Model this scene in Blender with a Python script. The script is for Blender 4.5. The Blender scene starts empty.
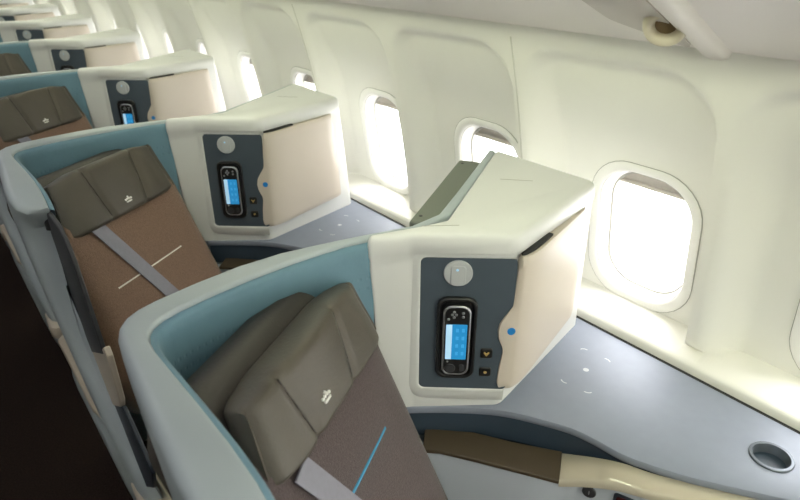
import bpy, bmesh, math, random
from mathutils import Vector, Matrix
random.seed(4)
SC = bpy.context.scene
COL = SC.collection
PI = math.pi
PITCH = 1.067            # seat pitch along the cabin (+Y runs away from the camera)
WP = PITCH / 2           # window pitch
NROW = 8

# ------------------------------------------------------------------ camera
cam_d = bpy.data.cameras.new('camera')
cam = bpy.data.objects.new('camera', cam_d)
COL.objects.link(cam)
cam.location = (0, 0, 1.65)
YAW, PIT = math.radians(38.4726), math.radians(26.9)
fwd = Vector((math.sin(YAW)*math.cos(PIT), math.cos(YAW)*math.cos(PIT), -math.sin(PIT)))
cam.rotation_euler = fwd.to_track_quat('-Z', 'Y').to_euler()
cam_d.sensor_width = 36
cam_d.lens = 611.9 / 800 * 36
cam_d.clip_start = 0.02
cam_d.dof.use_dof = True
cam_d.dof.focus_distance = 1.35
cam_d.dof.aperture_fstop = 4.5
SC.camera = cam

# ------------------------------------------------------------------ world, light, exposure
world = bpy.data.worlds.new('sky')
SC.world = world
world.use_nodes = True
bg = world.node_tree.nodes['Background']
bg.inputs[0].default_value = (1.0, 0.985, 0.965, 1)
bg.inputs[1].default_value = 6.0
SC.view_settings.view_transform = 'Standard'
SC.view_settings.look = 'None'
SC.view_settings.gamma = 1
SC.view_settings.exposure = 0.62

def area(name, loc, size, energy, color, rot):
    d = bpy.data.lights.new(name, 'AREA')
    d.shape = 'RECTANGLE'
    d.size, d.size_y = size
    d.energy = energy
    d.color = color
    o = bpy.data.objects.new(name, d)
    o.location = loc
    o.rotation_euler = rot
    COL.objects.link(o)
    return o
# cabin ceiling wash (long diffused strip along the aisle)
area('ceiling_wash_light', (-0.25, 3.2, 2.16), (0.5, 11.0), 17, (0.98, 0.97, 1.0), (0, 0, 0))
# sidewall wash: the strip lamp in the lower lip of the bins, shining out over the tables to the sidewall
area('sidewall_wash_light', (0.66, 3.2, 1.735), (0.10, 11.0), 98, (0.94, 1.0, 0.70), (0, math.radians(-48), 0))

# ------------------------------------------------------------------ materials
def mat(name, col, rough=0.5, metal=0.0, bump=0.0, bscale=200.0, var=0.0, vscale=30.0, spec=0.5, coat=0.0, sheen=0.0):
    m = bpy.data.materials.new(name)
    m.use_nodes = True
    nt = m.node_tree
    b = nt.nodes['Principled BSDF']
    b.inputs['Base Color'].default_value = (*col, 1)
    b.inputs['Roughness'].default_value = rough
    b.inputs['Metallic'].default_value = metal
    b.inputs['Specular IOR Level'].default_value = spec
    b.inputs['Coat Weight'].default_value = coat
    b.inputs['Sheen Weight'].default_value = sheen
    if var or bump:
        tc = nt.nodes.new('ShaderNodeTexCoord')
    if var:
        n = nt.nodes.new('ShaderNodeTexNoise')
        n.inputs['Scale'].default_value = vscale
        n.inputs['Detail'].default_value = 4
        nt.links.new(tc.outputs['Object'], n.inputs['Vector'])
        r = nt.nodes.new('ShaderNodeValToRGB')
        r.color_ramp.elements[0].position = 0.3
        r.color_ramp.elements[1].position = 0.7
        r.color_ramp.elements[0].color = (*[c*(1-var) for c in col], 1)
        r.color_ramp.elements[1].color = (*[min(1, c*(1+var)) for c in col], 1)
        nt.links.new(n.outputs['Fac'], r.inputs['Fac'])
        nt.links.new(r.outputs['Color'], b.inputs['Base Color'])
    if bump:
        n2 = nt.nodes.new('ShaderNodeTexNoise')
        n2.inputs['Scale'].default_value = bscale
        n2.inputs['Detail'].default_value = 2
        nt.links.new(tc.outputs['Object'], n2.inputs['Vector'])
        bp = nt.nodes.new('ShaderNodeBump')
        bp.inputs['Strength'].default_value = bump
        bp.inputs['Distance'].default_value = 0.002
        nt.links.new(n2.outputs['Fac'], bp.inputs['Height'])
        nt.links.new(bp.outputs['Normal'], b.inputs['Normal'])
    return m

def emit(name, col, strength):
    m = mat(name, col, 0.3)
    b = m.node_tree.nodes['Principled BSDF']
    b.inputs['Emission Color'].default_value = (*col, 1)
    b.inputs['Emission Strength'].default_value = strength
    return m

M = {}
M['wall'] = mat('sidewall_plastic', (0.86, 0.85, 0.80), 0.45, var=0.01, vscale=6)
M['frame'] = mat('window_frame_plastic', (0.90, 0.89, 0.86), 0.4)
M['groove'] = mat('seam_grey', (0.42, 0.41, 0.38), 0.7)
M['seal'] = mat('seal_grey', (0.50, 0.49, 0.46), 0.6)
M['joint'] = mat('joint_grey', (0.66, 0.65, 0.60), 0.6)
M['psu'] = mat('service_panel_plastic', (0.82, 0.78, 0.75), 0.5)
M['psu2'] = mat('service_panel_shaded', (0.60, 0.56, 0.52), 0.6)
M['ceil'] = mat('ceiling_plastic', (0.78, 0.78, 0.74), 0.6)
M['carpet'] = mat('dark_carpet', (0.022, 0.014, 0.011), 0.95, bump=0.8, bscale=400, var=0.4, vscale=180, spec=0.1)
M['shell'] = mat('pale_shell_plastic', (0.385, 0.438, 0.462), 0.42, var=0.015, vscale=8)
M['lining'] = mat('teal_lining', (0.130, 0.245, 0.315), 0.6, bump=0.25, bscale=60, var=0.05, vscale=14, sheen=0.1)
nt = M['lining'].node_tree                 # stitched rows of dimples round the lining
tc = nt.nodes.new('ShaderNodeTexCoord'); sx = nt.nodes.new('ShaderNodeSeparateXYZ'); nt.links.new(tc.outputs['Object'], sx.inputs[0])
def mth(op, a, b=0.0, c=None):
    n_ = nt.nodes.new('ShaderNodeMath'); n_.operation = op
    for i_, v_ in enumerate((a, b) if c is None else (a, b, c)):
        if isinstance(v_, (int, float)): n_.inputs[i_].default_value = v_
        else: nt.links.new(v_, n_.inputs[i_])
    return n_.outputs[0]
hgt = None
for zz, ph in ((1.072, 0.0), (1.050, 1.5), (0.985, 0.7)):
    band = mth('MAXIMUM', mth('SUBTRACT', 1.0, mth('DIVIDE', mth('ABSOLUTE', mth('SUBTRACT', sx.outputs[2], zz)), 0.005)), 0.0)
    dots = mth('MAXIMUM', mth('SINE', mth('MULTIPLY_ADD', mth('ADD', sx.outputs[0], sx.outputs[1]), 420.0, ph)), 0.0)
    hd = mth('MULTIPLY', band, dots)
    hgt = hd if hgt is None else mth('ADD', hgt, hd)
bmp = nt.nodes.new('ShaderNodeBump'); bmp.invert = True
bmp.inputs['Strength'].default_value = 0.55; bmp.inputs['Distance'].default_value = 0.002
nt.links.new(hgt, bmp.inputs['Height'])
bsdf = nt.nodes['Principled BSDF']
nt.links.new(bsdf.inputs['Normal'].links[0].from_socket, bmp.inputs['Normal'])
nt.links.new(bmp.outputs['Normal'], bsdf.inputs['Normal'])
M['console'] = mat('white_console_plastic', (0.715, 0.72, 0.705), 0.42)
M['panel'] = mat('slate_blue_panel', (0.068, 0.090, 0.114), 0.5, var=0.03)
M['door'] = mat('beige_door', (0.60, 0.53, 0.455), 0.42, var=0.02, vscale=5)
M['disc'] = mat('silver_disc', (0.50, 0.52, 0.53), 0.45, bump=0.3, bscale=500)
M['black'] = mat('black_plastic', (0.012, 0.012, 0.013), 0.35)
M['darkgap'] = mat('shadow_gap_black', (0.02, 0.02, 0.02), 0.8)  # black stands for the shade inside open gaps
M['silver'] = mat('silver_rim', (0.45, 0.46, 0.48), 0.3, metal=0.8)
M['bronze'] = mat('bronze_plastic', (0.20, 0.135, 0.10), 0.35, metal=0.4)
M['gold'] = mat('gold_mark', (0.55, 0.38, 0.14), 0.4)
M['blue'] = mat('blue_dot', (0.02, 0.23, 0.62), 0.3)
M['screen'] = emit('screen_blue', (0.015, 0.19, 0.42), 0.55)
M['screen_l'] = emit('screen_pale', (0.35, 0.55, 0.72), 0.5)
M['screen_t'] = emit('screen_mark', (0.04, 0.26, 0.50), 0.55)
M['red'] = mat('dark_red_screen', (0.05, 0.012, 0.012), 0.2)
M['leather'] = mat('brown_grey_leather', (0.084, 0.072, 0.056), 0.45, bump=0.25, bscale=160, var=0.06, vscale=20)
M['leather_d'] = mat('dark_brown_leather', (0.048, 0.042, 0.036), 0.5, bump=0.25, bscale=160, var=0.06, vscale=20)
M['fabric'] = mat('lit_brown_fabric', (0.235, 0.150, 0.108), 0.9, bump=0.9, bscale=420, var=0.16, vscale=260, spec=0.2, sheen=0.15)
M['fabric_shaded'] = mat('shaded_brown_fabric', (0.096, 0.073, 0.074), 0.9, bump=0.9, bscale=420, var=0.18, vscale=260, spec=0.2, sheen=0.15)  # same upholstery; the darker purplish tone mostly paints dimmer light
M['seam'] = mat('dark_seam', (0.03, 0.025, 0.022), 0.8)
M['crown'] = mat('white_emblem', (0.85, 0.84, 0.80), 0.5)
M['belt'] = mat('grey_lilac_webbing', (0.235, 0.23, 0.275), 0.55, var=0.05, vscale=90)
M['stripe_b'] = mat('blue_stitching', (0.05, 0.30, 0.52), 0.5)
M['stripe_w'] = mat('white_stitching', (0.80, 0.76, 0.68), 0.5)
M['desk'] = mat('blue_grey_worktop', (0.27, 0.30, 0.375), 0.48, metal=0.2, var=0.02, vscale=40)
M['navy'] = mat('navy_fascia', (0.040, 0.060, 0.088), 0.4)
M['brownpad'] = mat('brown_pad', (0.070, 0.050, 0.030), 0.5)
M['cream'] = mat('glossy_cream', (0.52, 0.47, 0.37), 0.12, coat=0.6)
M['sidepanel'] = mat('pale_blue_panel', (0.48, 0.52, 0.58), 0.5)
M['holder'] = mat('cup_holder_grey', (0.13, 0.15, 0.18), 0.3, metal=0.5)
M['plate'] = mat('charcoal_panel', (0.035, 0.036, 0.040), 0.5)
M['plate_n'] = mat('navy_panel', (0.018, 0.027, 0.040), 0.45)
M['tan'] = mat('tan_trim', (0.42, 0.36, 0.28), 0.4)
M['beige'] = mat('beige_bracket', (0.52, 0.45, 0.37), 0.4)
M['monitor'] = mat('green_grey_housing', (0.165, 0.18, 0.15), 0.5)
M['nozzle'] = mat('cream_nozzle', (0.62, 0.56, 0.44), 0.4)
M['nozzle_in'] = mat('nozzle_brown', (0.22, 0.15, 0.07), 0.5)
M['mark'] = mat('white_print', (0.62, 0.64, 0.68), 0.5)

g = bpy.data.materials.new('window_glass')
g.use_nodes = True
nt = g.node_tree
nt.nodes.clear()
out = nt.nodes.new('ShaderNodeOutputMaterial')
tr = nt.nodes.new('ShaderNodeBsdfTransparent')
gl = nt.nodes.new('ShaderNodeBsdfGlossy')
gl.inputs['Roughness'].default_value = 0.05
mx = nt.nodes.new('ShaderNodeMixShader')
mx.inputs[0].default_value = 0.04
nt.links.new(tr.outputs[0], mx.inputs[1])
nt.links.new(gl.outputs[0], mx.inputs[2])
nt.links.new(mx.outputs[0], out.inputs[0])
M['glass'] = g

# ------------------------------------------------------------------ helpers
class MB:
    """collects verts and faces for ONE mesh object"""
    def __init__(s):
        s.v, s.f = [], []
    def add(s, vs, fs):
        o = len(s.v)
        s.v += [tuple(v) for v in vs]
        s.f += [tuple(i+o for i in f) for f in fs]
        return s
    def grid(s, rows, close_u=False, close_v=False, flip=False):
        nu, nv = len(rows), len(rows[0])
        vs = [p for r in rows for p in r]
        fs = []
        for i in range(nu if close_u else nu-1):
            for j in range(nv if close_v else nv-1):
                a, b = i*nv+j, i*nv+(j+1) % nv
                c, d = ((i+1) % nu)*nv+(j+1) % nv, ((i+1) % nu)*nv+j
                fs.append((a, d, c, b) if flip else (a, b, c, d))
        return s.add(vs, fs)
    def loft(s, rings, cap0=True, cap1=True):
        n = len(rings[0])
        o = len(s.v)
        s.grid(rings, close_v=True)
        if cap0: s.f.append(tuple(range(o+n-1, o-1, -1)))
        if cap1: s.f.append(tuple(o+(len(rings)-1)*n+i for i in range(n)))
        return s
    def box(s, c, size, mtx=None):
        x, y, z = [k/2 for k in size]
        vs = [Vector((a*x, b*y, d*z)) for d in (-1, 1) for a, b in ((-1, -1), (1, -1), (1, 1), (-1, 1))]
        if mtx: vs = [mtx @ v for v in vs]
        vs = [v+Vector(c) for v in vs]
        return s.add(vs, [(3, 2, 1, 0), (4, 5, 6, 7), (0, 1, 5, 4), (1, 2, 6, 5), (2, 3, 7, 6), (3, 0, 4, 7)])
    def tube(s, pts, r, n=10):
        rings = []
        for i, p in enumerate(pts):
            p = Vector(p)
            a = Vector(pts[max(i-1, 0)])
            b = Vector(pts[min(i+1, len(pts)-1)])
            t = (b-a).normalized()
            up = Vector((0, 0, 1)) if abs(t.z) < 0.9 else Vector((1, 0, 0))
            e1 = t.cross(up).normalized()
            e2 = t.cross(e1)
            rings.append([p+e1*r*math.cos(2*PI*k/n)+e2*r*math.sin(2*PI*k/n) for k in range(n)])
        return s.loft(rings)
    def build(s, name, m, parent=None, smooth=35, bevel=0, seg=2, subsurf=0):
        me = bpy.data.meshes.new(name)
        me.from_pydata(s.v, [], s.f)
        bm = bmesh.new()
        bm.from_mesh(me)
        bmesh.ops.remove_doubles(bm, verts=bm.verts, dist=1e-6)
        bmesh.ops.recalc_face_normals(bm, faces=bm.faces)
        bm.to_mesh(me)
        bm.free()
        for p in me.polygons: p.use_smooth = True
        if smooth < 180: me.set_sharp_from_angle(angle=math.radians(smooth))
        me.materials.append(m)
        o = bpy.data.objects.new(name, me)
        COL.objects.link(o)
        if parent: o.parent = parent
        if bevel:
            b = o.modifiers.new('bevel', 'BEVEL')
            b.width = bevel
            b.segments = seg
            b.limit_method = 'ANGLE'
            b.angle_limit = math.radians(40)
            b.harden_normals = False
        if subsurf:
            b = o.modifiers.new('sub', 'SUBSURF')
            b.levels = b.render_levels = subsurf
        return o

def empty(name, loc=(0, 0, 0)):
    o = bpy.data.objects.new(name, None)
    o.empty_display_size = 0.05
    o.location = loc
    COL.objects.link(o)
    return o
def tag(o, label=None, cat=None, group=None, kind=None):
    if label: o['label'] = label
    if cat: o['category'] = cat
    if group: o['group'] = group
    if kind: o['kind'] = kind
    return o
def copy_tree(o, parent=None):
    c = o.copy()
    COL.objects.link(c)
    if parent: c.parent = parent
    for ch in list(o.children): copy_tree(ch, c)
    return c

def lerp(a, b, t): return a+(b-a)*t
def smooth(t):
    t = max(0, min(1, t))
    return t*t*(3-2*t)
def interp(tab, x):
    if x <= tab[0][0]: return tab[0][1]
    for (a, va), (b, vb) in zip(tab, tab[1:]):
        if x <= b: return lerp(va, vb, (x-a)/(b-a))
    return tab[-1][1]
def round_poly(pts, n=6):
    """pts: (x, y, r); returns 2D points with n+1 per corner"""
    res = []
    N = len(pts)
    for i in range(N):
        p = Vector(pts[i][:2]); r = pts[i][2]
        a = (Vector(pts[i-1][:2])-p); b = (Vector(pts[(i+1) % N][:2])-p)
        la, lb = a.length, b.length
        a.normalize(); b.normalize()
        ang = a.angle(b)
        d = min(r/math.tan(ang/2), la*0.48, lb*0.48)
        p0, p1 = p+a*d, p+b*d
        for k in range(n+1):
            t = k/n
            # quadratic bezier close to an arc
            res.append((1-t)**2*p0+2*t*(1-t)*(p*0.92+(p0+p1)*0.04)+t*t*p1)
    return res
def rrect(hx, hy, r, n=8, cx=0, cy=0):
    res = []
    for qx, qy, a0 in ((1, 1, 0), (-1, 1, PI/2), (-1, -1, PI), (1, -1, 1.5*PI)):
        for k in range(n+1):
            a = a0+PI/2*k/n
            res.append((cx+qx*(hx-r)+r*math.cos(a), cy+qy*(hy-r)+r*math.sin(a)))
    return res
def catmull(pts, n=8):
    res = []
    P = [Vector(p) for p in pts]
    P = [2*P[0]-P[1]]+P+[2*P[-1]-P[-2]]
    for i in range(1, len(P)-2):
        for k in range(n):
            t = k/n
            res.append(0.5*((2*P[i])+(P[i+1]-P[i-1])*t+(2*P[i-1]-5*P[i]+4*P[i+1]-P[i+2])*t*t+(3*P[i]-P[i-1]-3*P[i+1]+P[i+2])*t**3))
    res.append(P[-2])
    return res

# ================================================================== SETTING
# ---- sidewall
def xf(z):                       # floor of the window recesses (fuselage curve)
    return 1.40-(z-0.5)**2/6.0
YC0 = 0.724                      # centre of the window beside the nearest cabinet
ZC = 0.966
WHX, WHZ = 0.151, 0.200
I0, I1 = -3, 16
Z_TOP = 1.452
def recess(y, z):
    """0 on the ribs, 1 on the recess floor; one recess per window"""
    i = math.floor((y-YC0+0.194)/WP)
    yl = y-(YC0+i*WP)            # -0.194 .. 0.339
    y0, y1, zt, rr = -0.190, 0.325, 1.425, 0.13
    dn, df, dt = yl-y0, y1-yl, zt-z
    # rounded top corners
    d = min(dn, df, dt)
    wgt = 0.0
    if dn < rr and dt < rr:
        d = rr-math.hypot(rr-dn, rr-dt)
        wgt = (rr-dt)/max(1e-6, math.hypot(rr-dn, rr-dt))
        w = lerp(0.008, 0.03, wgt)
    elif df < rr and dt < rr:
        d = rr-math.hypot(rr-df, rr-dt)
        wgt = (rr-dt)/max(1e-6, math.hypot(rr-df, rr-dt))
        w = lerp(0.10, 0.03, wgt)
    elif d == dt: w = 0.03
    elif d == dn: w = 0.008
    else: w = 0.10
    if d <= 0: return 0.0
    dd = d/w
    v = smooth(min(1, dd))
    # far ramp and top combine
    v = min(v, smooth(dt/0.03), smooth(df/0.10), 1.0)
    return v
DEPTH = 0.07
def wall_x(y, z):
    g = lerp(1.0, 0.42, smooth((z-1.17)/0.22))
    return xf(z)-DEPTH*(1-recess(y, z)*g)
ys = []
for i in range(I0, I1+1):
    base = YC0+i*WP-0.194
    loc = [0.0, 0.004, 0.007, 0.010, 0.013, 0.018]+[0.018+(WP-0.018)*k/56 for k in range(1, 56)]
    ys += [base+l for l in loc]
ys.append(YC0+(I1+1)*WP-0.194)
zs = [0.77+0.01*k for k in range(72)]
ledge = [(1.268, 0.655), (1.268, 0.742), (1.272, 0.748), (1.285, 0.751), (1.33, 0.756)]
mb = MB()
rows = []
for y in ys:
    r = [(lx, y, lz) for lx, lz in ledge]
    r += [(wall_x(y, z), y, z) for z in zs]
    rows.append(r)
nv = len(rows[0])
vs = [p for r in rows for p in r]
fs = []
def in_hole(y, z):
    i = round((y-YC0)/WP)
    if i < I0 or i > I1: return False
    dy, dz = abs(y-(YC0+i*WP)), abs(z-ZC)
    hx, hz, r = WHX-0.016, WHZ-0.016, 0.10
    qx, qz = max(0, dy-(hx-r)), max(0, dz-(hz-r))
    return math.hypot(qx, qz) < r
for i in range(len(rows)-1):
    for j in range(nv-1):
        c = [rows[i][j], rows[i][j+1], rows[i+1][j+1], rows[i+1][j]]
        if j >= len(ledge) and in_hole(sum(p[1] for p in c)/4, sum(p[2] for p in c)/4): continue
        a = i*nv+j
        fs.append((a, a+1, a+nv+1, a+nv))
mb.add(vs, fs)
tag(mb.build('wall_right', M['wall'], smooth=70), kind='structure')
# panel seams on the ribs (thin grey joints every second window)
Y0W, Y1W = ys[0], ys[-1]
# fuselage skin behind the recesses keeps daylight out of everything but the windows
mb = MB()
mb.box((1.47, (Y0W+Y1W)/2, 0.35), (0.02, Y1W-Y0W, 0.70))
tag(mb.build('trim_1', M['groove']), kind='structure')
mb = MB()
mb.box((1.40, (Y0W+Y1W)/2, 1.84), (0.02, Y1W-Y0W, 0.74))
tag(mb.build('trim_3', M['groove']), kind='structure')
# panel joints on every second rib
for q, i in enumerate(range(I0+1, I1, 2)):
    y = YC0+i*WP+0.332
    mb = MB()
    mb.grid([[(xf(z)-DEPTH+dx, y+dy, z) for dy, dx in ((-.0035, .002), (-.002, -.0012), (.002, -.0012), (.0035, .002))] for z in [0.78+0.03*k for k in range(23)]])
    tag(mb.build('trim_%d' % (4+q), M['joint']), kind='structure')
# floor, ceiling, far sides
mb = MB(); mb.box((-0.4, 3.8, -0.01), (3.8, 11.2, 0.02))
tag(mb.build('floor', M['carpet']), kind='structure')
mb = MB(); mb.box((-0.4, 3.8, 2.21), (3.8, 11.2, 0.02))
tag(mb.build('ceiling', M['ceil']), kind='structure')
mb = MB(); mb.box((-2.3, 3.8, 1.1), (0.02, 11.2, 2.24))
tag(mb.build('wall_left', M['ceil']), kind='structure')
mb = MB(); mb.box((-0.4, 9.4, 1.1), (3.8, 0.02, 2.24))
tag(mb.build('wall_back', M['ceil']), kind='structure')
mb = MB(); mb.box((-0.4, -1.8, 1.1), (3.8, 0.02, 2.24))
tag(mb.build('wall_front', M['ceil']), kind='structure')
# service panel slope and bin underside above the windows
def pz(x): return 1.452+0.42*(1.215-x)
prof = [(1.39, 1.475), (1.30, 1.475), (1.212, 1.452), (1.205, 1.456), (0.80, pz(0.80)), (0.72, 1.665), (0.62, 1.72), (0.56, 1.80), (0.55, 1.95), (0.60, 2.2), (1.47, 2.2)]
mb = MB()
mb.grid([[(x, y, z) for x, z in prof] for y in (Y0W, Y1W)])
tag(mb.build('trim_2', M['psu'], smooth=50), kind='structure')

# ---- windows
def rr3(hx, hz, r, xo, n=8):
    """ring on the wall at offset xo outward from the recess floor"""
    return [(xf(ZC+b)+xo-xf(ZC), a, b) for a, b in rrect(hx, hz, r, n)]
def make_window():
    t = empty('window')
    f = MB()
    f.loft([rr3(WHX, WHZ, 0.11, 0.006), rr3(WHX, WHZ, 0.11, -0.003), rr3(WHX-0.003, WHZ-0.003, 0.108, -0.005),
            rr3(WHX-0.019, WHZ-0.018, 0.10, -0.005), rr3(WHX-0.022, WHZ-0.021, 0.097, -0.003), rr3(WHX-0.025, WHZ-0.024, 0.095, 0.002),
            rr3(WHX-0.036, WHZ-0.034, 0.086, 0.040), rr3(WHX-0.040, WHZ-0.038, 0.083, 0.045), rr3(WHX-0.042, WHZ-0.040, 0.082, 0.085)], False, False)
    f.build('window_frame', M['frame'], t, smooth=60)
    s = MB()
    s.loft([rr3(WHX+0.0018, WHZ+0.0018, 0.112, 0.004), rr3(WHX+0.0018, WHZ+0.0018, 0.112, -0.0022), rr3(WHX-0.001, WHZ-0.001, 0.110, -0.0022), rr3(WHX-0.001, WHZ-0.001, 0.110, 0.004)], False, False)
    s.build('frame_seam', M['groove'], t)
    q = MB()
    q.loft([rr3(WHX-0.0245, WHZ-0.0235, 0.096, 0.003), rr3(WHX-0.0250, WHZ-0.0240, 0.095, 0.0005), rr3(WHX-0.0262, WHZ-0.0252, 0.094, 0.004)], False, False)
    q.build('inner_seal', M['seal'], t)
    q = MB()
    q.loft([rr3(WHX-0.036, WHZ-0.034, 0.087, 0.0385), rr3(WHX-0.0395, WHZ-0.0375, 0.084, 0.0385), rr3(WHX-0.0405, WHZ-0.0385, 0.083, 0.043)], False, False)
    q.build('pane_gasket', M['seal'], t)
    p = MB()
    p.loft([rr3(WHX-0.035, WHZ-0.031, 0.086, 0.070), rr3(WHX-0.035, WHZ-0.031, 0.086, 0.072)])
    p.build('window_pane', M['glass'], t)
    sh = MB()
    zt, zb = WHZ-0.040, WHZ-0.078
    hw = WHX-0.041
    for k in range(1):
        pts = []
        n = 12
        top = [(-hw*0.62+2*hw*0.62*i/n) for i in range(n+1)]
        rows = []
        for xo, dz in ((0.052, 0.0), (0.046, 0.0), (0.046, 0.001)):
            pass
        def row(xo, z, w): return [(xf(ZC+z)+xo-xf(ZC), -w+2*w*i/n, z) for i in range(n+1)]
        sh.grid([row(0.056, zt, hw*0.60), row(0.050, zt, hw*0.60), row(0.050, zb+0.012, hw*0.985), row(0.043, zb+0.008, hw*0.99), row(0.042, zb+0.002, hw*0.99),
                 row(0.048, zb, hw*0.99), row(0.056, zb, hw*0.99), row(0.056, zt, hw*0.60)])
    sh.build('window_shade', M['shade'] if 'shade' in M else M['frame'], t, smooth=30)
    return t
M['shade'] = mat('shade_plastic', (0.60, 0.56, 0.50), 0.5)
w0 = make_window()
n = 1
for i in range(I0, I1+1):
    o = w0 if i == I0 else copy_tree(w0)
    o.name = 'window_%d' % n
    n += 1
    o.location = (xf(ZC), YC0+i*WP, ZC)
    tag(o, kind='structure')

# ================================================================== SEAT SUITE (built once for the nearest row, y offset 0)
NEAR = ['nearest', 'second', 'third', 'fourth', 'fifth', 'sixth', 'seventh', 'eighth']
def repeats(proto, label_fn, rows, group, edit=None):
    for k in rows:
        o = proto if k == rows[0] else copy_tree(proto)
        o.location = (proto.location.x, proto_y[proto.name.split('.')[0]]+PITCH*k, proto.location.z)
        o['label'] = label_fn(k)
        if group: o['group'] = group
        if edit: edit(o, k)
proto_y = {}
def root(name, cat):
    t = empty(name)
    t['category'] = cat
    proto_y[name] = 0.0
    return t

# ---- shell ---------------------------------------------------------------
RIM = 1.150
front_y = [(0.0, 0.20), (0.30, 0.19), (0.42, 0.215), (0.61, 0.345), (0.75, 0.43), (1.07, 0.462), (1.15, 0.405)]
flare_o = [(0.0, 0.135), (0.10, 0.112), (0.20, 0.092), (0.40, 0.062), (0.55, 0.046), (0.70, 0.033), (0.90, 0.015), (1.05, 0.004), (1.12, 0.0)]
flare_i = [(0.0, 0.125), (0.20, 0.08), (0.40, 0.035), (0.55, 0.008), (0.75, -0.006), (1.0, 0.0)]
path_o = [(.150, .45, 1), (.126, .453, 1), (.110, .466, 1), (.104, .49, 1), (.105, .55, 1), (.112, .63, 1), (.120, .71, 1), (.129, .79, 1), (.134, .82, .9), (.142, .842, .7), (.156, .860, .4), (.176, .873, .2), (.205, .883, 0),
          (.28, .898, 0), (.36, .908, 0), (.44, .907, 0), (.50, .896, 0), (.55, .882, 0), (.60, .869, 0), (.65, .857, 0), (.70, .846, 0), (.78, .855, 0), (.90, .926, 0), (1.05, 1.018, 0), (1.172, 1.094, 0)]
path_i = [(.171, .45, 1), (.171, .453, 1), (.171, .466, 1), (.170, .49, 1), (.170, .55, 1), (.168, .63, 1), (.165, .70, 1), (.163, .75, 1), (.165, .773, .9), (.171, .793, .7), (.182, .808, .4), (.200, .820, .2), (.228, .830, 0),
          (.29, .843, 0), (.36, .852, 0), (.44, .858, 0), (.50, .858, 0), (.55, .856, 0), (.60, .847, 0), (.65, .834, 0), (.70, .820, 0), (.79, .832, 0), (.91, .904, 0), (1.06, .996, 0), (1.170, 1.066, 0)]
def shell_pt(p, z, fl):
    x, y, w = p
    if w == 1:
        fy = interp(front_y, z)
        y2 = lerp(fy, 0.80, (y-0.45)/0.35) if y < 0.80 else y
        y = y2
    return (x+interp(fl, z)*w, y, z)
IL = 10                                   # lining runs along the inner side to here
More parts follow.
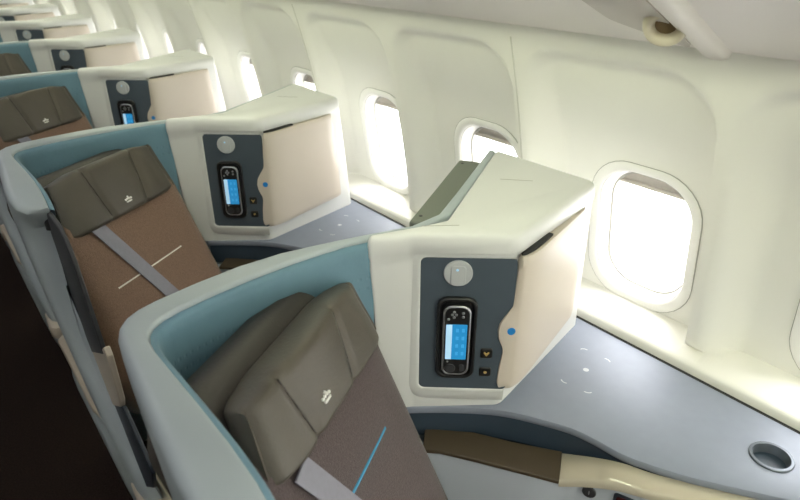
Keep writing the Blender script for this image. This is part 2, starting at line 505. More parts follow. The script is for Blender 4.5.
def make_shell():
    t = root('privacy_shell', 'seat shell')
    mb = MB()
    zo = [0.0, 0.03, 0.08, 0.16, 0.30, 0.42, 0.55, 0.61, 0.68, 0.75, 0.90, 1.0, 1.07, 1.115, 1.132]
    rows = []
    for po, pi in zip(path_o, path_i):
        yt = shell_pt(po, 1.15, flare_o)[1]
        drop = .040*max(0, 1-(yt-.40)/.075)**2 if po[2] == 1 else 0.0
        r = [shell_pt(po, z, flare_o) for z in zo]
        a = Vector(shell_pt(po, 1.14, flare_o)); b = Vector(shell_pt(pi, 1.14, flare_i))
        d = b-a; th = d.length
        rr = min(0.018, th*0.45)
        d.normalize()
        for k in range(1, 6):
            an = PI/2*k/5
            q = a+d*rr*(1-math.cos(an)); q.z = RIM-rr+rr*math.sin(an); r.append(tuple(q))
        for k in range(0, 5):
            an = PI/2*k/5
            q = b-d*0.006*(1-math.sin(an)); q.z = RIM-0.006+0.006*math.cos(an); r.append(tuple(q))
        for z in [1.14, 1.07, 0.90, 0.75, 0.61, 0.42, 0.20, 0.0]:
            r.append(shell_pt(pi, z, flare_i))
        r = [(x, y, z-drop*max(0, min(1, (z-1.0)/.15))) for x, y, z in r]
        rows.append(r)
    mb.grid(rows)
    n = len(rows[0])
    no = len(zo)
    # front end face: join outer and inner edges of the first column
    r0 = rows[0]
    zi = [1.14, 1.07, 0.90, 0.75, 0.61, 0.42, 0.20, 0.0]
    o0 = len(mb.v)
    mb.add(r0, [tuple(range(no-4, no+11))[::-1]+()])
    inner = list(range(n-8, n))
    pairs = [(13, inner[0]), (12, inner[1]), (10, inner[2]), (9, inner[3]), (7, inner[4]), (5, inner[5]), (3, inner[6]), (0, inner[7])]
    mb.f.pop()
    mb.f.append(tuple(o0+i for i in range(13, inner[0]+1)))
    for (a, b), (c, d) in zip(pairs, pairs[1:]):
        mb.f.append(tuple(o0+i for i in ([c]+list(range(c+1, a+1))+[b, d])))
    mb.build('outer_shell', M['shell'], t, smooth=40)
    # teal lining, a padded skin just inside the rim
    ln = MB()
    zl = [0.30, 0.42, 0.61, 0.75, 0.90, 1.0, 1.07, 1.12, 1.134, 1.1405, 1.142]
    rows = []
    last = 19
    pin = path_i[:last]
    # ends by turning forward along the cabinet side
    pts = []
    for z, inset in zip(zl, [.012]*7+[.012, .011, .007, .001]):
        row = []
        for i, p in enumerate(pin):
            a = Vector(path_i[max(0, i-1)][:2]); b = Vector(path_i[i+1][:2])
            tn = (b-a).normalized()
            nrm = Vector((tn.y, -tn.x))
            q = Vector(shell_pt(p, z, flare_i))
            yt = shell_pt(path_o[i], 1.15, flare_o)[1]
            drop = .040*max(0, 1-(yt-.40)/.075)**2 if p[2] == 1 else 0.0
            row.append((q.x+nrm.x*inset, q.y+nrm.y*inset, z-drop*max(0, min(1, (z-1.0)/.15))))
        rows.append(row)
    ln.grid(rows)
    ln.build('lining', M['lining'], t, smooth=60)
    # aisle end: charcoal panel, beige bracket, navy panel, beige foot cap
    def plate(name, m, poly, x0, th, bev=0.003):
        p = MB()
        fx = lambda z: x0+0.03*(1.1-z)
        p.loft([[(fx(z), y, z) for y, z in poly], [(fx(z)+th, y, z) for y, z in poly]])
        return p.build(name, m, t, bevel=bev)
    plate('divider_panel', M['plate'], [(.54, .95), (.475, 1.05), (.463, 1.088), (.40, 1.106), (.325, 1.108), (.288, 1.097), (.262, 1.072), (.244, 1.04), (.214, .825), (.54, .645)], .165, .010)
    plate('bracket', M['beige'], [(.56, .635), (.225, .833), (.190, .858), (.177, .84), (.197, .70), (.222, .665), (.56, .447)], .166, .014)
    plate('lower_panel', M['plate_n'], [(.56, .45), (.28, .632), (.205, .675), (.070, .597), (.064, .575), (.11, .49), (.215, .40), (.45, .30)], .169, .010)
    ft = MB()
    ft.loft([[(x, y, z) for x, y in round_poly([(.140+d, .17, .03), (.245, .13, .03), (.255, .30, .02), (.150+d, .33, .02)])] for z, d in ((.305, .028), (.31, .022), (.345, .020), (.352, .026))])
    ft.build('foot_cap', M['beige'], t, smooth=50)
    hg = MB()
    hg.loft([[(.168+.010*math.cos(a), .450+.012*math.sin(a), z) for a in [2*PI*k/12 for k in range(12)]] for z in (1.05, 1.092)])
    hg.build('hinge_pin', M['black'], t)
    # tan handrail trim along the aisle side and the bulged kick panel below it
    def aisle_pt(y, z, off):
        # outer surface at given y and z
        for a, b in zip(path_o, path_o[1:]):
            pa, pb = shell_pt(a, z, flare_o), shell_pt(b, z, flare_o)
            if pa[1] <= y <= pb[1]:
                return (lerp(pa[0], pb[0], (y-pa[1])/(pb[1]-pa[1]))-off, y, z)
        return (shell_pt(path_o[0], z, flare_o)[0]-off, y, z)
    tr_ = MB()
    rows = []
    for k in range(25):
        y = lerp(0.37, 0.835, k/24)
        e = min(1, k/2, (24-k)/2)
        wx = aisle_pt(y, .55, 0)[0]
        xo = lerp(wx, min(wx-.004, .141), smooth(e))
        rows.append([(wx+.006, y, .535), (xo+.004, y, .537), (xo, y, .542), (xo, y, .553), (xo+.004, y, .558), (wx+.006, y, .562)])
    tr_.grid(rows)
    tr_.build('handrail_trim', M['tan'], t, smooth=50)
    kp = MB()
    rows = []
    for k in range(25):
        y = lerp(0.29, 0.80, k/24)
        e = smooth(min(1, k/3, (24-k)/3))
        rw = []
        for z, xk in ((.02, .232), (.10, .205), (.20, .178), (.30, .162), (.40, .150), (.45, .147), (.49, .150), (.505, .2)):
            wx = aisle_pt(y, z, 0)[0]+.002
            rw.append((lerp(wx, min(wx, xk), e), y, z))
        rows.append(rw)
    kp.grid(rows)
    kp.build('kick_panel', M['shell'], t, smooth=50)
    return t
t = make_shell()
def shell_label(k):
    if k == 0: return 'pale rounded seat shell with teal lining around the nearest seat'
    return 'pale rounded seat shell with teal lining, %s from the camera along the window row' % NEAR[k]
repeats(t, shell_label, range(NROW), 'seat shells along the window row')

# ---- storage cabinet --------------------------------------------------------
def ring(pts, z, n=6): return [(p.x, p.y, z) for p in round_poly(pts, n)]
def inset(pts, d):
    c = Vector((sum(p[0] for p in pts)/len(pts), sum(p[1] for p in pts)/len(pts)))
    N = len(pts); res = []
    for i in range(N):
        p = Vector(pts[i][:2]); a = (Vector(pts[i-1][:2])-p).normalized(); b = (Vector(pts[(i+1) % N][:2])-p).normalized()
        s = (a+b)
        sn = math.sin(a.angle(b)/2)
        v = s.normalized()*d/max(sn, .3)
        if (a.x*b.y-a.y*b.x) > 0: v = -v
        res.append((p.x+v.x, p.y+v.y, pts[i][2]))
    return res
cb_bot = [(.606, .842, .02), (.676, .803, .06), (.828, .690, .03), (1.237, .785, .03), (1.237, 1.062, .02), (.745, .800, .03), (.70, .812, .02), (.655, .83, .01)]
cb_mid = [(.586, .8355, .03), (.670, .804, .06), (.832, .677, .03), (1.184, .757, .025), (1.180, 1.064, .02), (.745, .800, .03), (.70, .812, .02), (.605, .851, .01)]
cb_lip = [(.585, .834, .03), (.662, .798, .06), (.818, .667, .045), (1.174, .750, .018), (1.170, 1.066, .006), (.760, .810, .03), (.70, .822, .03), (.598, .851, .01)]
E1 = Vector((.755, -.655, 0)); E1.normalize()
EN = Vector((-E1.y*-1, 0, 0))
EN = Vector((E1.y, -E1.x, 0))            # points out of the panel towards the aisle
P0 = Vector((.684, .797, 0))
def pp(s, z, o=0.0):
    q = P0+E1*s+EN*o
    return (q.x, q.y, z)
def disc(mb, s, z, r, o0, o1, n=28, rr=0.0015):
    rings = []
    for rad, o in ((r, o0), (r, o1-rr), (r-rr, o1)):
        rings.append([pp(s+rad*math.cos(2*PI*k/n), z+rad*math.sin(2*PI*k/n), o) for k in range(n)])
    return mb.loft(rings)
def rr_plate(mb, s, z, hx, hz, r, o0, o1, e=0.0015, n=6):
    rings = []
    for d, o in ((0, o0), (0, o1-e), (e, o1)):
        rings.append([pp(s+a, z+b, o) for a, b in rrect(hx-d, hz-d, r, n)])
    return mb.loft(rings)
def make_cabinet():
    t = root('storage_cabinet', 'cabinet')
    b = MB()
    mid_lo = [tuple(lerp(p, q, .5) for p, q in zip(a, c)) for a, c in zip(cb_bot, cb_mid)]
    b.loft([ring(cb_bot, .7305), ring(cb_bot, .735), ring(mid_lo, .915), ring(cb_mid, 1.090), ring(cb_mid, 1.108), ring(cb_lip, 1.118), ring(cb_lip, 1.138),
            ring(inset(cb_lip, .0015), 1.147), ring(inset(cb_lip, .004), 1.153), ring(inset(cb_lip, .009), 1.157)])
    b.build('cabinet_body', M['console'], t, smooth=50)
    # frame bead around the control panel
    f = MB()
    rows = []
    for (d, o) in ((.034, -.002), (.028, .0015), (.018, .0040), (.006, .0058), (.001, .0060), (-.0005, .0045), (-.001, .0)):
        pr = rrect(.098+d, .159+d, .012+max(d, 0), 6)[7:21]
        pr = [(.085, .159+d)]+pr+[(.085, -.159-d)]
        rows.append([pp(.098+a, .946+c, o) for a, c in pr])
    f.grid(rows)
    f.build('panel_frame', M['console'], t, smooth=50)
    p = MB()
    rr_plate(p, .094, .946, .094, .159, .012, -.004, .004)
    p.build('control_panel', M['panel'], t)
    d = MB(); disc(d, .074, 1.071, .0285, .003, .008)
    dd = d.build('reading_light', M['disc'], t)
    d = MB(); rr_plate(d, .074, 1.067, .015, .022, .006, .0078, .0095)
    d.build('light_switch', M['disc'], dd)
    d = MB(); disc(d, .072, 1.080, .0028, .0090, .0102, 10, .0005)
    d.build('light_led', M['screen_l'], dd)
    # handset dock, a black raised bezel with a hollow
    d = MB()
    rings = []
    for (e, o) in ((0, .003), (0, .011), (.002, .013), (.006, .013), (.0085, .010), (.0095, .0045)):
        rings.append([pp(.0755+a, .919+c, o) for a, c in rrect(.0405-e, .099-e, .022-e*.6, 6)])
    d.loft(rings, False, True)
    d.build('handset_dock', M['black'], t, smooth=40)
    for nm, z, hz in (('call_button', .882, .0125), ('light_button', .834, .0115)):
        d = MB(); rr_plate(d, .1405, z, .0125, hz, .005, .003, .007)
        bt = d.build(nm, M['black'], t)
        d = MB()
        if nm == 'call_button':
            for sx in (-1, 1):
                d.loft([[pp(.1405+sx*.0002, z-.006, o), pp(.1405+sx*.0060, z+.002, o), pp(.1405+sx*.0045, z+.005, o), pp(.1405+sx*.0002, z+.001, o)] for o in (.0065, .0078)])
            d.build('button_symbol', M['gold'], bt)
        else:
            disc(d, .1405, z, .0035, .0065, .0078, 12, .0004)
            d.build('button_symbol', M['gold'], bt)
    # beige sliding door that wraps the nose of the cabinet
    def door_path(fz):
        top = [(.811, .687), (.848, .664), (1.127, .7475)]
        bot = [(.811, .687), (.850, .672), (1.170, .7735)]
        P = [Vector((lerp(a[0], b_[0], fz), lerp(a[1], b_[1], fz))) for a, b_ in zip(top, bot)]
        pts = [P[0]]
        a = (P[0]-P[1]).normalized(); c = (P[2]-P[1]).normalized()
        da, dc = .016, .070
        q0, q1 = P[1]+a*da, P[1]+c*dc
        for k in range(9):
            u = k/8
            pts.append((1-u)**2*q0+2*u*(1-u)*P[1]+u*u*q1)
        for k in range(1, 13): pts.append(q1.lerp(P[2], k/12))
        return pts
    edge = [(.788, .006), (.797, .000), (.809, -.003), (.846, -.001), (.884, .004), (.896, .0035), (.907, -.001), (.9215, -.007), (.940, -.009), (.958, -.006), (.974, .003), (.985, .010), (.998, .0175), (1.055, .0205), (1.09, .022), (1.101, .0245), (1.108, .029)]
    def dpt(i, z, o):
        fz = (1.108-z)/(1.108-.788)
        P = door_path(fz)
        e = interp(edge, z)
        i = min(i, len(P)-1)
        p = P[i].copy()
        if i == 0: p = P[0]+(P[1]-P[0]).normalized()*e
        elif i < 5:
            pass
        a = P[max(0, i-1)]; c = P[min(len(P)-1, i+1)]
        tn = (c-a).normalized()
        return (p.x+tn.y*o, p.y-tn.x*o, z)
    npth = len(door_path(0))
    zd = [.788+(.320)*k/40 for k in range(41)]
    def offs(i, j):
        return 0.013-0.005*(i == 0)-0.004*(i == npth-1)-0.004*(j in (0, 40))-0.001*(j in (1, 39))
    d = MB()
    rows = [[dpt(i, z, offs(i, j)) for i in range(npth)] for j, z in enumerate(zd)]
    d.grid(rows)
    # rim going in towards the cabinet body
    per = [(0, j) for j in range(41)]+[(i, 40) for i in range(1, npth)]+[(npth-1, j) for j in range(39, -1, -1)]+[(i, 0) for i in range(npth-2, 0, -1)]
    d.loft([[dpt(i, zd[j], offs(i, j)) for i, j in per], [dpt(i, zd[j], -.012) for i, j in per]], False, False)
    dr = d.build('cabinet_door', M['door'], t, smooth=50)
    dg = MB()
    # shade of the door gap is painted by a strip further down
    n_ = 0
    # blue latch dot on the thumb bump
    dn = MB()
    c = Vector(dpt(1, .940, .013)); c0 = Vector(dpt(0, .940, .008))
    ctr = c0.lerp(c, .72)
    tn = (c-c0).normalized(); nn = Vector((tn.y, -tn.x, 0))
    dn.loft([[tuple(ctr+tn*.0085*math.cos(a)+Vector((0, 0, .0085*math.sin(a)))+nn*o) for a in [2*PI*k/16 for k in range(16)]] for o in (-.004, .0015)])
    dn.build('latch_dot', M['blue'], dr)
    # black strip painting the shade in the gap above the door
    gp = MB()
    for z0, z1 in ((1.1085, 1.1130),):
        rows = [[dpt(i, 1.108, o)[:2]+(z,) for i in range(12)] for o, z in ((-.02, z1), (.003, z1), (.003, z0), (-.02, z0))]
        gp.grid(rows)
    gp.build('door_gap_shade', M['darkgap'], t)
    # hairline of the lid on the top
    for a, c in (((.700, .815), (.760, .772)), ((1.01, .90), (1.06, .845))):
        a = Vector((*a, 1.1572)); c = Vector((*c, 1.1572)); hl = MB(); tdir = (c-a).normalized()*.0009; sd = Vector((-tdir.y, tdir.x, 0))
        hl.loft([[tuple(v+Vector((0, 0, q))) for v in (a-sd, c-sd, c+sd, a+sd)] for q in (-.0004, .0003)])
        hl.build('lid_seam', M['groove'], t)
    return t
t = make_cabinet()
def cab_label(k):
    if k == 0: return 'large white storage cabinet with slate control panel and beige door beside the nearest window'
    return 'white storage cabinet with slate control panel and beige door, %s from the camera' % NEAR[k]
repeats(t, cab_label, range(NROW), 'storage cabinets along the windows')

# ---- handset in the dock ----------------------------------------------------
def make_handset():
    t = root('remote_handset', 'handset')
    b = MB()
    rr_plate(b, .0755, .917, .0275, .084, .017, .0048, .016, .003)
    b.build('handset_body', M['black'], t)
    f = MB()
    rings = []
    for (e, o) in ((0, .0125), (-.0012, .0145), (.0005, .0166), (.0022, .0166), (.003, .015)):
        rings.append([pp(.0755+a, .917+c, o) for a, c in rrect(.0270-e, .0835-e, .017-e*.5, 6)])
    f.loft(rings, False, False)
    f.build('silver_rim', M['silver'], t, smooth=60)
    s = MB()
    rr_plate(s, .0755, .916, .0215, .043, .002, .0150, .0168, .0004, 2)
    sc_ = s.build('screen', M['screen'], t)
    s = MB()
    rr_plate(s, .0605, .916, .0062, .0425, .001, .0165, .0172, .0002, 2)
    s.build('screen_sidebar', M['screen_l'], sc_)
    s = MB()
    for i in range(2):
        for j in range(4):
            rr_plate(s, .077+i*.012, .888+j*.019, .0028, .0042, .001, .0165, .0171, .0002, 2)
    s.build('screen_icons', M['screen_t'], sc_)
    # top buttons
    for x, z in ((-.010, .978), (-.002, .978), (-.006, .984), (-.006, .972), (.012, .982), (.012, .973), (-.017, .967)):
        d = MB(); disc(d, .0755+x, z+.004, .0030, .0150, .0175, 10, .0006)
        d.build('round_button', M['silver'], t)
    # lower pad
    d = MB(); disc(d, .0655, .850, .011, .0150, .0175, 16, .001)
    d.build('control_pad', M['plate'], t)
    d = MB(); rr_plate(d, .089, .852, .0045, .0085, .003, .0150, .0175, .0006, 3)
    d.build('rocker_button', M['plate'], t)
    d = MB(); disc(d, .0595, .867, .0022, .0150, .0172, 10, .0004)
    d.build('round_button', M['silver'], t)
    return t
t = make_handset()
def bronze(o, k):
    if k == 0: return
    # bronze on the farther keypads is only reflected light, so nothing is recoloured
    if k == 1:
        for c in o.children:
            if c.name.startswith(('control_pad', 'rocker')): pass
def hs_label(k):
    if k == 0: return 'black handset with a blue screen in the dock of the nearest white cabinet'
    return 'small black handset with lit blue screen docked in the %s cabinet from the camera' % NEAR[k]
repeats(t, hs_label, range(4), 'handsets docked in the cabinets')

# ---- seat -------------------------------------------------------------------
SF = Vector((.545, -.84, 0)); SF.normalize()
SH = Vector((.84, .545, 0)); SH.normalize()
def sp(s, tt, z):
    q = SF*s+SH*tt
    return (q.x, q.y, z)
def back_s(z): return -.285+(.80-z)*.40
SB = Vector((SF.x, SF.y, .40)).normalized()       # outward normal of the reclined back
SU = Vector((-SF.x*.40, -SF.y*.40, 1)).normalized()  # up along the back
def bp(tt, v, o=0.0):
    """point on the back: tt across, v metres up along it from z=0.80, o out of it"""
    q = SF*(-.285)+Vector((0, 0, .80))+SH*tt+SU*v+SB*o
    return (q.x, q.y, q.z)
def vz(z): return (z-.80)/SU.z
def pad(tc, vc, ht, hv, r, th0, th1, bulge=0.0, n=6, e=.018, m=10, warp=None):
    """cushion on the back plane: rounded rectangle with soft edges and a domed front"""
    mb = MB()
    rings = []
    for d, o in ((e*.5, th0), (0, th0+e*.4), (0, th1-e), (e*.3, th1-e*.35), (e, th1)):
        rings.append([(a, c, o) for a, c in rrect(ht-d, hv-d, max(r-d*.6, .004), n)])
    k = len(rings[-1])
    last = rings[-1]
    for f in (.8, .6, .4, .2, .02):
        rings.append([(a*f, c*f, th1+bulge*(1-f*f)) for a, c, o in last])
    out = []
    for rg in rings:
        rr_ = []
        for a, c, o in rg:
            if warp: a, c, o = warp(a, c, o)
            rr_.append(bp(tc+a, vc+c, o))
        out.append(rr_)
    mb.loft(out)
    return mb
def crown_mesh(mb, tc, vc, s, o0, o1):
    def poly(pts):
        mb.loft([[bp(tc+x*s, vc+y*s, o) for x, y in pts] for o in (o0, o1)])
    poly([(-.85, -.75), (.85, -.75), (.95, -.38), (-.95, -.38)])
    for cx, cy in ((-.95, .10), (-.35, .22), (.35, .22), (.95, .10)):
        poly([(cx+.27*math.cos(2*PI*k/12), cy+.27*math.sin(2*PI*k/12)) for k in range(12)])
    poly([(-.09, .42), (.09, .42), (.09, .95), (-.09, .95)])
    poly([(-.28, .62), (.28, .62), (.28, .78), (-.28, .78)])
TC = .688
def make_seat(near):
    t = root('aircraft_seat', 'seat')
    fab = M['fabric_shaded'] if near else M['fabric']  # shaded tone for the nearest seat, lit tone for the others
    vt = vz(1.02); vb = vz(.47)
    def wb(a, c, o):
        # lower part of the back flares a little towards the hips
        return a*(1+.05*smooth((-c+.02)/.3)), c, o
    b = pad(TC, (vt+vb)/2, .243, (vt-vb)/2, .05, -.10, .0, .006, e=.035, warp=wb)
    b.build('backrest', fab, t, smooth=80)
    # headrest cushion, three quilted panels with a wrapped top
    hz0, hz1 = (vz(.966), vz(1.098)) if near else (vz(.955), vz(1.108))
    HC = TC+.028 if near else TC+.006
    hc, hh = (hz0+hz1)/2, (hz1-hz0)/2
    lift = .026 if near else .022
    def seamx(sgn, c):                       # seam position across at height c
        f = (c+hh)/(2*hh)
        return lerp(.066, .103, f)*sgn+(-.028 if near else 0)
    def wh(a, c, o):
        f = (c+hh)/(2*hh)
        a2 = a*(1.0-.09*smooth(f))+.004*f
        if o > 0:
            for sg in (-1, 1):
                o -= .0075*math.exp(-((a-seamx(sg, c))/.008)**2)
            o += .006*math.cos(a*22)*smooth(f)
            o -= .02*smooth((abs(a)-.13)/.09)
        return a2, c-.010*smooth((abs(a)-.10)/.1)*f, o
    mb = MB()
    NX, NZ = 64, 20
    HW = .205 if near else .214
    rows = []
    # closed cushion: back up over the top and down the front
    prof = []
    for j in range(0, 5): prof.append((-hh+.02+(2*hh-.04)*j/4, -.055))
    for k in range(1, 10):
        an = PI*k/10; cs = math.cos(an)
        prof.append((hh-.02+.020*math.sin(an)**.5, lerp(-.055, lift, .5-.5*math.copysign(abs(cs)**.55, cs))))
    for j in range(0, NZ+1): prof.append((hh-.02-(2*hh-.032)*j/NZ, lift))
    for k in range(1, 4):
        an = PI*k/4
        prof.append((-hh+.012-.012*math.sin(an), lerp(lift, -.055, .5-.5*math.cos(an))))
    for i in range(NX+1):
        a = -HW+2*HW*i/NX
        e_ = min(1, (HW-abs(a))/.035); endf = math.sqrt(max(0, 1-(1-e_)**2))
        row = []
        for c, o in prof:
            o2 = lerp(-.015, o, .35+.65*endf)
            a2, c2, o3 = wh(a, c*(.93+.07*endf), o2)
            row.append(bp(HC+a2, hc+c2, o3))
        rows.append(row)
    mb.grid(rows, close_v=True)
    mb.f.append(tuple(range(len(prof)-1, -1, -1)))
    mb.f.append(tuple(NX*len(prof)+i for i in range(len(prof))))
    hr = mb.build('headrest', M['leather'], t, smooth=60)
    # stitched seams
    for sg in (-1, 1):
        sm = MB()
        pts = []
        for j in range(13):
            c = hh-.012-(2*hh-.03)*j/12
            f = (c+hh)/(2*hh)
            a = seamx(sg, c)
            a2, c2, o = wh(a, c, lift)
            pts.append(bp(HC+a2, hc+c2, o+.0006))
        sm.tube(pts, .0013, 6)
        sm.build('headrest_seam', M['seam'], hr)
    cr = MB()
    _, _, oc = wh(0.0, -.03, lift)
    crown_mesh(cr, TC+(-.022 if near else .006), vz(1.011 if near else .990), .0105, oc-.002, oc+.0022)
    cr.build('crown_emblem', M['crown'], hr)
    # darker cushion behind the headrest
    c2 = pad(TC-.012, vz(1.015), .220, .115, .06, -.125, -.052, .004, e=.03)
    c2.build('rear_cushion', M['leather_d'], t, smooth=80)
    # shoulder belt, diagonal webbing
    bl = MB()
    rows = []
    for k in range(22):
        f = k/21
        z = lerp(.965, .60, f)
        tt = lerp(.566, .735, f)+.0*f
        v = vz(z)
        rows.append([bp(tt+dx, v+dx*.25, o) for dx, o in ((-.021, .0085), (-.021, .011), (-.013, .0118), (0, .011), (.013, .0118), (.021, .011), (.021, .0085))])
    bl.grid(rows, close_v=True)
    bl.build('shoulder_belt', M['belt'], t, smooth=60)
    # stitched line across the back
    st = MB()
    z = .845 if near else .805
    rows = []
    for k in range(16):
        tt = lerp(.534, .806, k/15)
        f = 1-((tt-TC)/.243)**2
        rows.append([bp(tt, vz(z)+dv, .006*f+o) for dv, o in ((-.0024, -.001), (-.0018, .0012), (.0018, .0012), (.0024, -.001))])
    st.grid(rows)
    st.build('stitched_line', M['stripe_b'] if near else M['stripe_w'], t)
    # seat cushion and base
    sc_ = MB()
    rings = []
    for d, z in ((.02, .33), (0, .345), (0, .44), (.008, .455), (.03, .465)):
        rings.append([sp(a, TC+c, z) for a, c in rrect(.24-d, .245-d, .06, 6, .085, 0)])
    sc_.loft(rings)
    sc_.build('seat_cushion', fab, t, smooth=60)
    bs = MB()
    bs.loft([[sp(a, TC+c, z) for a, c in rrect(.20, .20, .04, 4, .05, 0)] for z in (0.0, .335)])
    bs.build('seat_base', M['navy'], t)
    return t
t = make_seat(True)
t['label'] = 'nearest brown seat in a shaded tone with blue stitched line and raised three-panel headrest'
t['group'] = 'seats along the window row'
t2 = make_seat(False)
repeats(t2, lambda k: 'brown seat in a lit tone with white stitched line and crown headrest, %s from the camera' % NEAR[k], range(1, NROW), 'seats along the window row')

# ---- side table along the window --------------------------------------------
DZ = .730
front = catmull([(.655, .815, 0), (.722, .764, 0), (.791, .703, 0), (.828, .660, 0), (.862, .605, 0), (.893, .545, 0), (.906, .490, 0), (.913, .436, 0), (.930, .389, 0), (.958, .330, 0), (.994, .272, 0), (1.048, .19, 0), (1.095, .125, 0), (1.10, .07, 0)], 5)
def make_desk():
    t = root('side_table', 'table')
    mb = MB()
    fr_ = [(p.x, p.y) for p in front]
    wall_edge = [(1.252, .04), (1.252, .95)]
    rest = [(1.252, .04), (1.252, 1.00), (.80, .90), (.66, .845)]
    # top slab as rings so that the edge is rounded; hole for the cup holder is cut by the holder lip
    poly = fr_+rest
    rings = []
    for d, z in ((.002, DZ-.018), (0, DZ-.014), (0, DZ-.004), (.0015, DZ-.001), (.004, DZ)):
        rings.append([(x+(d if i < len(fr_) else 0), y+(0), z) for i, (x, y) in enumerate(poly)])
    mb.loft(rings)
    top = mb.build('table_top', M['desk'], t, smooth=40)
    # cup holder hole by boolean, baked now
    cx, cy, cr = 1.140, .245, .034
    cut = MB(); cut.loft([[(cx+cr*math.cos(a), cy+cr*math.sin(a), z) for a in [2*PI*k/40 for k in range(40)]] for z in (DZ-.06, DZ+.03)])
    co = cut.build('cutter', M['desk'])
    bo = top.modifiers.new('hole', 'BOOLEAN'); bo.object = co; bo.operation = 'DIFFERENCE'; bo.solver = 'EXACT'
    bpy.context.view_layer.update()
    dg = bpy.context.evaluated_depsgraph_get()
    me = bpy.data.meshes.new_from_object(top.evaluated_get(dg))
    top.modifiers.clear(); top.data = me
    bpy.data.objects.remove(co)
    me.set_sharp_from_angle(angle=math.radians(40))
    c = MB()
    c.loft([[(cx+r*math.cos(a), cy+r*math.sin(a), DZ+z) for a in [2*PI*k/40 for k in range(40)]] for r, z in
            ((.0335, -.004), (.041, .0002), (.041, .0025), (.0395, .004), (.0345, .004), (.033, .002), (.0318, -.03), (.029, -.034), (.001, -.034))], False, True)
    c.build('cup_holder', M['holder'], t, smooth=40)
    # dark gap along the wall and raised lip
    gp = MB(); gp.box((1.2575, .52, DZ-.006), (.011, .96, .010))
    gp.build('edge_gap', M['darkgap'], t)
    # navy fascia under the front edge
    fs_ = MB()
    offs = [(p.x+.006, p.y+.002) for p in front]
    fs_.loft([[(x, y, z) for x, y in offs]+[(x+.02, y+.02, z) for x, y in reversed(offs)] for z in (DZ-.085, DZ-.016)])
    fs_.build('fascia', M['navy'], t, smooth=50)
    # printed placement marks: four corner arcs round a dot
    def arc(cx, cy, a0, a1, r):
        m_ = MB()
        pts = [(cx+r*math.cos(lerp(a0, a1, k/8)), cy+r*math.sin(lerp(a0, a1, k/8))) for k in range(9)]
        m_.grid([[(cx+rr_*math.cos(lerp(a0, a1, k/8)), cy+rr_*math.sin(lerp(a0, a1, k/8)), DZ+.0004) for k in range(9)] for rr_ in (r-.0014, r+.0014)])
        m_.build('placement_mark', M['mark'], top)
    ctr = Vector((1.082, .645))
    for (px, py) in ((1.148, .700), (1.157, .635), (1.003, .651), (1.016, .591)):
        v = Vector((px, py))-ctr
        a = math.atan2(v.y, v.x)
        arc(px-math.cos(a)*.012, py-math.sin(a)*.012, a-.75, a+.75, .012)
    m_ = MB(); m_.add([(ctr.x+.007*math.cos(2*PI*k/14), ctr.y+.007*math.sin(2*PI*k/14), DZ+.0004) for k in range(14)], [tuple(range(14))])
    m_.build('placement_mark', M['mark'], top)
    # closed pedestal under the table on the window side
    pd = MB()
    pd.loft([[(x, y, z) for x, y in ((1.00, .25), (1.25, .10), (1.25, .98), (.90, .88))] for z in (0, DZ-.018)])
    pd.build('table_pedestal', M['navy'], t)
    return t
t = make_desk()
def desk_label(k):
    if k == 0: return 'blue-grey side table with a round cup holder running along the wall at the lower right'
    return 'blue-grey side table by the wall in front of the %s white cabinet from the camera' % NEAR[k]
repeats(t, desk_label, range(NROW), 'side tables along the windows')

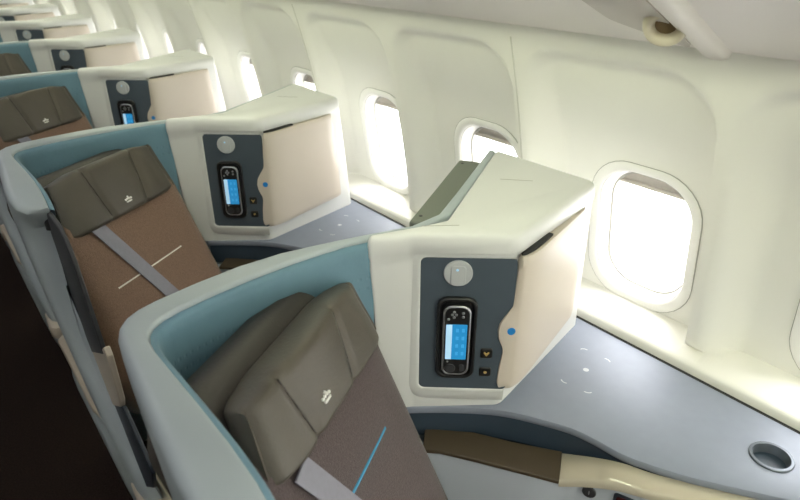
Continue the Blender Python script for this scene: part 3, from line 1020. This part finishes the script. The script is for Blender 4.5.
# ---- low armrest ledge beside the seat ---------------------------------------
AZ = .660
def make_arm():
    t = root('armrest_console', 'armrest')
    back = [(.702, .792), (.719, .775), (.780, .714), (.826, .640), (.889, .553)]
    fronte = [(.655, .745), (.682, .719), (.728, .650), (.773, .578), (.818, .505)]
    def slab(name, b_, f_, z0, z1, m, bev=.003):
        s = MB()
        s.loft([[(x, y, z) for x, y in f_]+[(x, y, z) for x, y in reversed(b_)] for z in (z0, z1)])
        return s.build(name, m, t, bevel=bev)
    slab('arm_pad', back, fronte, AZ-.010, AZ, M['brownpad'], .002)
    # glossy cream strip that swells up out of the pad and runs on beside the table
    bc = catmull([(.889, .553, .660), (.903, .490, .690), (.918, .430, .711), (.940, .372, .714), (.998, .275, .714), (1.05, .20, .714)], 6)
    fc = catmull([(.818, .505, .660), (.846, .455, .682), (.868, .405, .700), (.889, .353, .709), (.932, .29, .711), (.985, .20, .711)], 6)
    rows = []
    N = len(bc)
    for a, b_ in zip(fc, bc):
        def q(f, dz):
            p = a.lerp(b_, f)
            return (p.x, p.y, p.z+dz)
        rows.append([q(0, -.016), q(0, -.006), q(.04, -.002), q(.10, 0), q(.5, .002), q(.92, 0), q(1, -.005), q(1, -.016)])
    s = MB(); s.grid(rows)
    s.f.append(tuple(range(8))); s.f.append(tuple((N-1)*8+i for i in range(8)))
    s.build('arm_strip', M['cream'], t, smooth=60)
    # pale side panel facing the seat
    edge_ = [(.640, .770)]+[(p[0]+.004, p[1]+.004) for p in fronte]+[(p.x+.006, p.y+.006) for p in fc[1:]]
    ztop = [AZ-.010]*(len(fronte)+1)+[p.z-.014 for p in fc[1:]]
    rows = []
    for kind in range(4):
        rows.append([(x+(0, 0, .004, .02)[kind], y+(0, 0, .004, .02)[kind], (.02, zt-.006, zt, zt)[kind]) for (x, y), zt in zip(edge_, ztop)])
    s = MB(); s.grid(rows)
    sd = s.build('side_panel', M['sidepanel'], t, smooth=40)
    # thin dark joint under the pad
    # seat control knob and small dark red display, just below the cream strip
    def on_panel(f, z, o=0.0):
        i = 5+f*(len(edge_)-6)
        a = Vector(edge_[int(i)]); b_ = Vector(edge_[min(len(edge_)-1, int(i)+1)])
        p = a.lerp(b_, i-int(i)); tn = (b_-a).normalized(); nn = Vector((tn.y, -tn.x)) if tn.y < 0 else Vector((-tn.y, tn.x))
        nn = Vector((-abs(tn.y), -abs(tn.x))).normalized()
        return p+nn*o, tn, nn
    p, tn, nn = on_panel(.04, 0, 0)
    def pdisc(name, f, z, rx, rz, o0, o1, m, par, nseg=20, sq=2.0):
        p, tn, nn = on_panel(f, 0)
        d = MB()
        rg = []
        for sc, o in ((1, o0), (1, o1-.001), (.92, o1)):
            r_ = []
            for k in range(nseg):
                a = 2*PI*k/nseg
                cx = math.copysign(abs(math.cos(a))**(2/sq), math.cos(a)); cz = math.copysign(abs(math.sin(a))**(2/sq), math.sin(a))
                q = p+tn*cx*rx*sc+nn*o
                r_.append((q.x, q.y, z+cz*rz*sc))
            rg.append(r_)
        d.loft(rg)
        return d.build(name, m, par)
    k_ = pdisc('control_knob', .22, .648, .014, .014, -.002, .004, M['plate'], t)
    pdisc('knob_symbol', .22, .648, .0015, .006, .0035, .0046, M['silver'], k_, 12)
    pdisc('seat_display', .52, .650, .035, .022, -.002, .003, M['plate_n'], t, 32, 8)
    pdisc('display_window', .52, .650, .030, .017, .0025, .0036, M['red'], t, 32, 8)
    return t
t = make_arm()
repeats(t, lambda k: ('low armrest ledge with brown pad and glossy cream strip below the nearest side table' if k == 0 else
        'low armrest ledge with brown pad beside the %s seat from the camera' % NEAR[k]), range(0, 3), 'armrest ledges beside the seats')

# ---- monitor folded behind the nearest cabinet ----------------------------------
t = empty('folded_monitor')
tag(t, 'dark green-grey folded monitor standing behind the nearest white cabinet', 'monitor')
a = Vector((.748, .912, 0)); b_ = Vector((1.112, 1.142, 0))
dr_ = (b_-a).normalized(); nr = Vector((-dr_.y, dr_.x, 0))
ctr = (a+b_)/2-nr*.030
mt = Matrix(((dr_.x, nr.x, 0), (dr_.y, nr.y, 0), (0, 0, 1)))
mb = MB(); mb.box((ctr.x, ctr.y, .985), ((b_-a).length, .060, .27), mt)
mb.build('monitor_housing', M['monitor'], t, bevel=.006, seg=3)
for f in (.08, .93):
    q = a.lerp(b_, f)-nr*.016
    mb = MB(); mb.loft([[(q.x+.004*math.cos(k*PI/5), q.y+.004*math.sin(k*PI/5), z) for k in range(10)] for z in (1.1185, 1.1208)])
    mb.build('housing_screw', M['black'], t)
mb = MB(); mb.box((ctr.x+nr.x*.031, ctr.y+nr.y*.031, .985), ((b_-a).length-.03, .004, .23), mt)
mb.build('monitor_screen', M['black'], t)

# ---- passenger service unit with air nozzle overhead ---------------------------
SL = Vector((-1, 0, .42)).normalized()           # up the slope, towards the aisle
SN = Vector((-.42, 0, -1)).normalized()          # out of the slope, down and to the aisle
def ps(x, y, o=0.0):
    q = Vector((x, y, pz(x)))+SN*o
    return (q.x, q.y, q.z)
t = empty('service_unit')
tag(t, 'overhead service unit with a round air nozzle above the nearest window', 'overhead panel')
mb = MB()
mb.loft([[ps(x, y, o) for x, y in round_poly([(1.185, .590, .02), (.82, .552, .01), (.82, .70, .01), (1.05, .70, .06)], 5)] for o in (-.002, .003)])
mb.build('recess_shade', M['psu2'], t)  # flat plate, darker to paint the shade of a recess
mb = MB()
rows = []
for y, o in ((.502, -.002), (.508, .010), (.520, .014), (.542, .014), (.556, .009), (.570, .001), (.572, -.002)):
    rows.append([ps(x, y+(1.20-x)*-.10+.02, o) for x in (1.206, 1.1, 1.0, .9, .82)])
mb.grid(rows)
mb.build('joint_strip', M['psu'], t, smooth=60)
nz = Vector(ps(1.045, .583, 0))
ax = Vector((-.78, -.40, -.48)).normalized()
e1 = ax.cross(Vector((0, 1, 0))).normalized(); e2 = ax.cross(e1)
def nring(r, o): return [tuple(nz+ax*o+e1*r*math.cos(2*PI*k/28)+e2*r*math.sin(2*PI*k/28)) for k in range(28)]
mb = MB(); mb.loft([nring(.036, -.03), nring(.039, .000), nring(.038, .010), nring(.034, .020), nring(.031, .022), nring(.024, .020), nring(.020, .012), nring(.018, .002)], False, False)
nzl = mb.build('air_nozzle', M['nozzle'], t, smooth=50)
mb = MB(); mb.loft([nring(.0195, .004), nring(.010, .008), nring(.001, .009)], True, True)
mb.build('nozzle_core', M['nozzle_in'], nzl, smooth=50)

# ---- put every thing's empty at the base of what it carries
for o in [o for o in bpy.data.objects if o.type == 'EMPTY' and not o.parent]:
    lo = Vector((1e9,)*3); hi = Vector((-1e9,)*3)
    def walk(q):
        for c in q.children:
            if c.type == 'MESH':
                for v in c.data.vertices:
                    for i in range(3):
                        lo[i] = min(lo[i], v.co[i]); hi[i] = max(hi[i], v.co[i])
            walk(c)
    walk(o)
    off = Vector(((lo.x+hi.x)/2, (lo.y+hi.y)/2, lo.z))
    o.location = o.location+off
    for c in o.children: c.location = c.location-off
